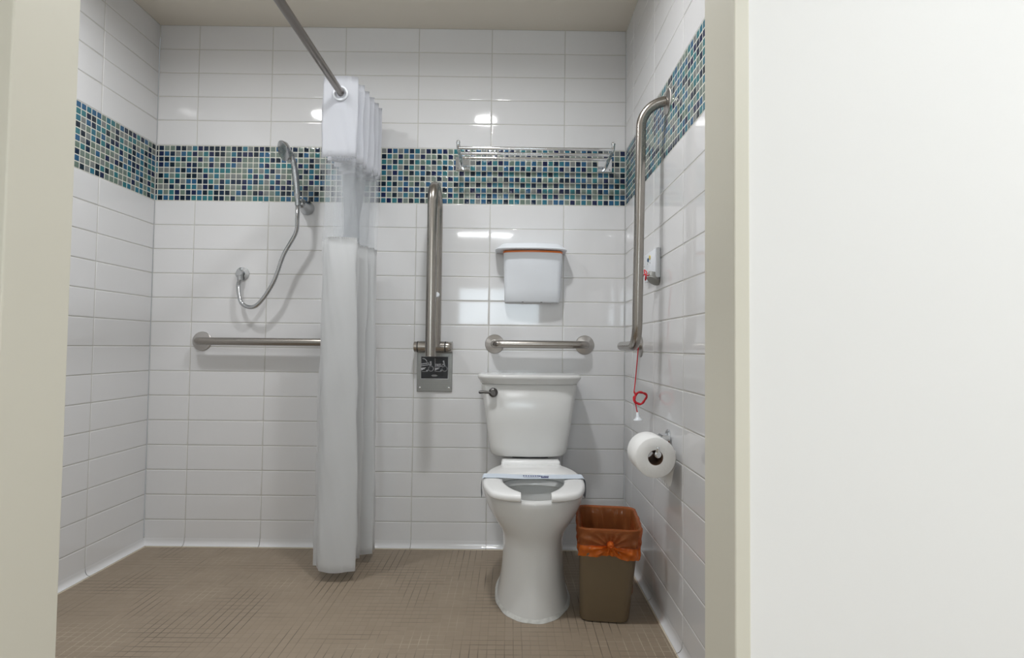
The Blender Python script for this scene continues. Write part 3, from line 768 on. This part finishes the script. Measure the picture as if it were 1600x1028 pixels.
bm = B(); lathe(bm, (0.4365, -0.460, 0.629), (0.08,0,-1), [(0, 0.003), (0.002, 0.0048), (0.014, 0.006), (0.020, 0.009), (0.024, 0.0150), (0.0265, 0.0155), (0.0265, 0.013), (0.024, 0.010)], 24)
obj('bell', bm, M_PLASTIC, cord, True, 45)

# ---------------------------------------------------------------- toilet paper
t = thing('toilet_paper_holder', 'chrome toilet paper holder arm on the right wall', 'toilet paper holder', (XR, -0.64, 0.55))
bm = B(); lathe(bm, (XR, -0.645, 0.578), (-1,0,0), [(0, 0.022), (0.004, 0.022), (0.007, 0.019)], 28); obj('rosette', bm, M_CHROME, t, True, 30)
bm = B(); box(bm, XR-0.030, XR-0.005, -0.676, -0.630, 0.570, 0.586, 0.004); obj('mount', bm, M_CHROME, t)
RX, RZ = 0.415, 0.538
PIN = RZ+0.0115
bm = B(); tube(bm, fillet([(XR-0.012, -0.648, 0.578), (RX+0.003, -0.648, 0.578), (RX+0.003, -0.648, PIN), (RX+0.003, -0.780, PIN), (RX+0.003, -0.782, PIN+0.018)], [0, 0.008, 0.008, 0.006, 0]), 0.0052, 14); obj('arm', bm, M_CHROME, t, True, 60)
bm = B(); lathe(bm, (RX+0.003, -0.776, PIN), (0,-1,0), [(0, 0.006), (0.004, 0.0095), (0.008, 0.0095), (0.011, 0.006)], 20); lathe(bm, (RX+0.003, -0.782, PIN+0.014), (0,0,1), [(0, 0.0048), (0.006, 0.0052), (0.008, 0.004)], 14); obj('end_stop', bm, M_CHROME, t, True)
t = thing('toilet_paper_roll', 'white toilet paper roll on the chrome holder', 'toilet paper', (RX, -0.715, RZ-0.0575))
bm = B()
YA, YB, RO, RI = -0.770, -0.664, 0.0572, 0.0215
lo = []
N = 64
prof = [(YA, RI), (YA-0.0005, RI+0.002), (YA, RO-0.002), (YA+0.002, RO), (YB-0.002, RO), (YB, RO-0.002), (YB, RI)]
rgs = [[Vector((RX + R2*math.cos(2*PI*k/N), y, RZ + R2*math.sin(2*PI*k/N))) for k in range(N)] for y, R2 in prof]
loft(bm, rgs, False, False); roll = obj('roll', bm, M_ROLL, t, True, 50)
bm = B()
rgs = [[Vector((RX + R2*math.cos(2*PI*k/N), y, RZ + R2*math.sin(2*PI*k/N))) for k in range(N)] for y, R2 in ((YA+0.001, RI), (YB-0.001, RI), (YB-0.001, RI-0.0012), (YA+0.001, RI-0.0012), (YA+0.001, RI))]
loft(bm, rgs, False, False); o = obj('core', bm, M_CORE, t, True, 50); o['label'] = 'brown cardboard core'
bm = B()
tailp = [(RO, 0.020), (RO+0.002, 0.0), (RO+0.001, -0.02), (RO-0.005, -0.045), (RO-0.008, -0.070), (RO-0.013, -0.085)]
tp = catmull([(a, b_, 0) for a, b_ in tailp], 5)
rg = []
for i, p in enumerate(tp):
    row = []
    q = i/(len(tp)-1)
    for k in range(13):
        yy = YA+0.002 + (YB-YA-0.004)*k/12
        ragged = 0.006*math.sin(k*2.1)*(q**4) - 0.010*q*q*(1-k/12)*0
        row.append(Vector((RX+p.x+0.0012*math.sin(k*0.9)*q, yy + 0.012*q*(1-k/12), RZ+p.y+ragged)))
    rg.append(row)
loft(bm, rg, False, False, closed=False); obj('loose_sheet', bm, M_ROLL, t, True, 80)

# ---------------------------------------------------------------- waste bin with orange bag
BX, BY, ROT, BH = 0.3270, -0.512, math.radians(-7.0), 0.290
t = thing('waste_bin', 'taupe rectangular waste bin between the toilet and the right wall', 'waste bin', (BX, BY, 0))
bm = B()
def brg(z, hx, hy, rad=0.030): return rrect(BX-0.014*(1-z/BH), BY+0.000*(1-z/BH), hx, hy, rad, ROT, z, 8)
loft(bm, [brg(0.001, 0.068, 0.092), brg(0.004, 0.074, 0.098), brg(0.015, 0.0765, 0.101), brg(0.15, 0.0845, 0.112), brg(BH-0.012, 0.0925, 0.121), brg(BH-0.011, 0.0945, 0.123), brg(BH-0.002, 0.095, 0.1235), brg(BH, 0.0935, 0.122), brg(BH-0.002, 0.0915, 0.120), brg(BH-0.02, 0.0905, 0.119), brg(0.02, 0.0735, 0.098)])
bin_ = obj('bin_body', bm, M_BIN, t, True, 40)
t = thing('bin_bag', 'translucent orange bag lining the taupe waste bin, folded over its rim', 'bin bag', (BX, BY, BH))
def ringpts(z_fn, off_fn, base, n=260):
    """resample the rounded rectangle and push it outwards by off_fn(k)"""
    pts = rrect(BX, BY, base[0], base[1], 0.030, ROT, 0, 10)
    out = []; m_ = len(pts)
    segs = [(pts[(i+1)%m_]-pts[i]).length for i in range(m_)]; tot = sum(segs)
    acc = 0; i = 0
    for k in range(n):
        s = tot*k/n
        while acc+segs[i] < s: acc += segs[i]; i += 1
        tt = (s-acc)/segs[i] if segs[i] > 0 else 0
        p = pts[i].lerp(pts[(i+1)%m_], tt)
        d = (p-Vector((BX, BY, 0))); d.normalize()
        q = p + d*off_fn(k, p); q.z = z_fn(k, p); out.append(q)
    return out
KF = Vector((BX-0.1325*math.sin(-ROT)*1.0, BY-0.1325, 0))      # middle of the front side
def local(p):
    d = p-Vector((BX, BY, 0)); c, s = math.cos(-ROT), math.sin(-ROT)
    return d.x*c-d.y*s, d.x*s+d.y*c
def hemz(k, p):
    lx, ly = local(p)
    z = 0.203 + 0.004*math.sin(k*0.14)
    if ly < -0.10: z += 0.016*math.exp(-((lx-0.004)/0.030)**2) - 0.010*max(0, lx/0.09) 
    return z
def wr(k, s):
    k = k*120/260
    return 0.0017*math.sin(k*0.83+s*7)+0.0013*math.sin(k*1.9+s*11)+0.0012*math.sin(k*0.37-s*15)
def gather(p, s):
    lx, ly = local(p)
    if ly < -0.10:
        z = BH+0.002 + (hemz(0, p)-BH-0.002)*s
        dx, dz = lx-0.002, z-0.245
        R2 = math.hypot(dx, dz); an = math.atan2(dz, dx)
        return 0.0062*math.sin(an*13+1.0)*math.exp(-(R2/0.085)**2)*min(1, R2/0.02)*min(1, s*3) + 0.006*math.exp(-(R2/0.018)**2)
    return 0
def skirt(sa, sb, n=22):
    rings = []
    for i in range(n+1):
        s = sa+(sb-sa)*i/n
        base = (0.0965-0.0075*s, 0.125-0.0085*s)
        rings.append(ringpts(lambda k, p: BH+0.002 + (hemz(k, p)-BH-0.002)*s, lambda k, p: 0.0060+wr(k, s)*(0.4+s)+max(-0.0035, gather(p, s))*(1 if s < 0.8 else 1-(s-0.8)*2), base))
    return rings
bm = B()
inn = []
for i in range(9):
    s = 1-i/8
    base = (0.0885-0.012*s, 0.1175-0.013*s)
    inn.append(ringpts(lambda k, p: BH-0.004-0.20*s, lambda k, p: -0.002-abs(wr(k, s)+0.002*math.sin(k*0.11+3*s))*4.0*(0.25+min(s, 0.6)), base))
top1 = ringpts(lambda k, p: BH+0.0035, lambda k, p: -0.001, (0.0925, 0.121)); top2 = ringpts(lambda k, p: BH+0.0045, lambda k, p: 0.001, (0.0950, 0.1235))
loft(bm, inn+[top1, top2]+skirt(0.0, 0.62), False, False)
bag = obj('bag_film', bm, M_LINER, t, True, 80)
bm = B(); loft(bm, skirt(0.60, 1.0, 14), False, False); o = obj('bag_hem', bm, M_HEM, t, True, 80); o['label'] = 'brighter orange doubled hem'
bm = B()
kx, ky = BX+0.123*math.sin(ROT)+0.002, BY-0.1285
lathe(bm, (kx, ky+0.004, 0.247), (0,-1,-0.25), [(-0.004, 0.011), (0.002, 0.012), (0.007, 0.009), (0.010, 0.005), (0.008, 0.002), (0.004, 0.0005)], 12)
obj('bag_knot', bm, M_HEM, t, True)

# ---------------------------------------------------------------- shower: rod and curtain
RODX, RODZ = -0.618, 1.753
t = thing('curtain_rod', 'brushed steel shower curtain rod running toward the doorway', 'curtain rod', (RODX, -0.75, RODZ))
bm = B(); tube(bm, [(RODX, -0.004, RODZ), (RODX, -0.5, RODZ), (RODX, -1.526, RODZ)], 0.0132, 24); obj('rod', bm, M_RODMET, t, True, 60)
for y, a in ((0.0, -1), (YF0, 1)):
    bm = B(); lathe(bm, (RODX, y, RODZ), (0, a, 0), [(0, 0.032), (0.003, 0.032), (0.010, 0.020), (0.022, 0.0165)], 28); obj('flange', bm, M_STEELF, t, True, 30)

t = thing('shower_curtain', 'white shower curtain with clear upper window gathered at the back wall', 'shower curtain', (-0.60, -0.24, 0.03))
K = 17
head = [(-0.684,-0.372), (-0.600,-0.376), (-0.560,-0.366), (-0.600,-0.350), (-0.676,-0.335), (-0.610,-0.320), (-0.553,-0.303), (-0.670,-0.280), (-0.547,-0.256), (-0.665,-0.235), (-0.540,-0.206), (-0.660,-0.185), (-0.534,-0.156), (-0.655,-0.140), (-0.532,-0.112), (-0.640,-0.098), (-0.560,-0.080)]
bodyt = [(-0.680,-0.340), (-0.640,-0.376), (-0.580,-0.374), (-0.560,-0.350), (-0.688,-0.322), (-0.620,-0.304), (-0.572,-0.288), (-0.668,-0.272), (-0.576,-0.252), (-0.663,-0.230), (-0.552,-0.208), (-0.658,-0.186), (-0.539,-0.162), (-0.653,-0.143), (-0.541,-0.118), (-0.640,-0.102), (-0.562,-0.086)]
bodyb = [(-0.696,-0.296), (-0.664,-0.340), (-0.586,-0.346), (-0.548,-0.318), (-0.708,-0.285), (-0.640,-0.272), (-0.556,-0.278), (-0.664,-0.250), (-0.590,-0.240), (-0.640,-0.222), (-0.562,-0.204), (-0.600,-0.182), (-0.521,-0.168), (-0.600,-0.140), (-0.527,-0.122), (-0.600,-0.106), (-0.565,-0.090)]
head, bodyt, bodyb = [[Vector((a, b_, 0)) for a, b_ in c] for c in (head, bodyt, bodyb)]
def sm(t_): t_ = max(0, min(1, t_)); return t_*t_*(3-2*t_)
ZH, ZW, ZTOP, ZBOT = 1.518, 1.231, 1.815, 0.036
PER = 9
def line(z, amp=1.0):
    if z >= ZW:
        s = sm((1.56-z)/(1.56-1.27)); c = [h.lerp(b_, s) for h, b_ in zip(head, bodyt)]
    else:
        s = sm((ZW-z)/(ZW-0.25))*0.85 + 0.15*(ZW-z)/ZW; c = [a.lerp(b_, min(1, s)) for a, b_ in zip(bodyt, bodyb)]
    pts = catmull(c, PER)
    out = []
    for k, p in enumerate(pts):
        w = 0.0016*math.sin(k*0.45+z*11)+0.0012*math.sin(k*0.21-z*23)+0.0008*math.sin(k*1.3+z*37)
        out.append(Vector((p.x+w*amp, p.y+w*amp*0.8, z)))
    return out
def sheet(name, za, zb_, n, m_, off=0.0, hem=0.0):
    bm = B(); rings = []
    for i in range(n+1):
        z = za+(zb_-za)*i/n
        rings.append(line(z))
    loft(bm, rings, False, False, closed=False)
    if hem:
        for v in bm.verts:
            if abs(v.co.z-zb_) < 1e-5: v.co.z += hem*math.sin(v.co.x*60+v.co.y*25)
    geom = bm.faces[:]
    if m_ is not M_CLEAR: bmesh.ops.solidify(bm, geom=geom, thickness=0.0009)
    return obj(name, bm, m_, t, True, 75)
sheet('header_panel', ZTOP, ZH, 10, M_HEADER, hem=0.003)
sheet('clear_window', ZH+0.006, ZW-0.006, 12, M_CLEAR)
sheet('body_panel', ZW, ZBOT, 40, M_CLOTH, hem=0.002)
bm = B(); torus(bm, (RODX, -0.3790, RODZ-0.004), (0.05,1,0), 0.0235, 0.0045); obj('ring', bm, M_GROMMET, t, True, 90)
for i, y in enumerate((-0.325, -0.285, -0.245, -0.205, -0.165, -0.125)):
    bm = B(); torus(bm, (RODX, y, RODZ), (0.3,1,0), 0.0205, 0.0030, 20, 8); obj('ring', bm, M_GROMMET, t, True, 90)

# ---------------------------------------------------------------- hand shower
t = thing('shower_holder', 'satin metal wall bracket holding the hand shower', 'shower bracket', (-0.8690, 0, 1.4330))
bm = B(); lathe(bm, (-0.8690, 0, 1.4260), (0,-1,0.05), [(0, 0.030), (0.006, 0.030), (0.022, 0.025), (0.050, 0.021), (0.072, 0.020), (0.075, 0.017)], 32); obj('bracket', bm, M_SHOWER, t, True, 40)
bm = B(); lathe(bm, (-0.8690, -0.074, 1.4270), (0,-1,0), [(0, 0.011), (0.010, 0.011), (0.012, 0.008)], 20); obj('knob', bm, M_SHOWER, t, True)
t = thing('hand_shower', 'grey metal hand shower with flexible hose beside the curtain', 'hand shower', (-0.8670, -0.10, 1.4130))
bm = B()
hp = [(-0.8690, -0.108, 1.4110), (-0.8700, -0.113, 1.4530), (-0.8730, -0.122, 1.5130), (-0.8760, -0.132, 1.5580), (-0.8790, -0.142, 1.5880)]
tube(bm, catmull(hp, 5), [0.010]*5+[0.0125]*5+[0.0135]*5+[0.0115]*5+[0.010], 20); obj('handle', bm, M_SHOWER, t, True)
bm = B()
tube(bm, catmull([(-0.8790, -0.142, 1.5850), (-0.8840, -0.150, 1.6050), (-0.8970, -0.162, 1.6190)], 5), [0.010]*5+[0.013]*5+[0.016], 18)
lathe(bm, (-0.8970, -0.158, 1.6190), (-0.62,-0.60,-0.35), [(-0.010, 0.016), (0.0, 0.034), (0.012, 0.040), (0.018, 0.040), (0.020, 0.036)], 32); obj('spray_head', bm, M_SHOWER, t, True, 40)
bm = B()
hz = catmull([(-0.8690, -0.108, 1.4110), (-0.8710, -0.102, 1.3630), (-0.8830, -0.085, 1.3030), (-0.9320, -0.080, 1.2130), (-0.9770, -0.075, 1.0930), (-1.0470, -0.065, 1.0030), (-1.1120, -0.05, 1.0130), (-1.1370, -0.035, 1.0830), (-1.1370, -0.02, 1.1230)], 26)
tube(bm, hz, [0.0078+0.0009*(k % 2) for k in range(len(hz))], 12); obj('hose', bm, M_SHOWER, t, True)
bm = B(); lathe(bm, (-1.1370, 0, 1.1430), (0,-1,0), [(0, 0.028), (0.005, 0.028), (0.01, 0.014), (0.034, 0.012)], 24); tube(bm, [(-1.1370, -0.022, 1.1480), (-1.1370, -0.022, 1.1130)], 0.011, 14)
obj('wall_elbow', bm, M_SHOWER, t, True, 40)
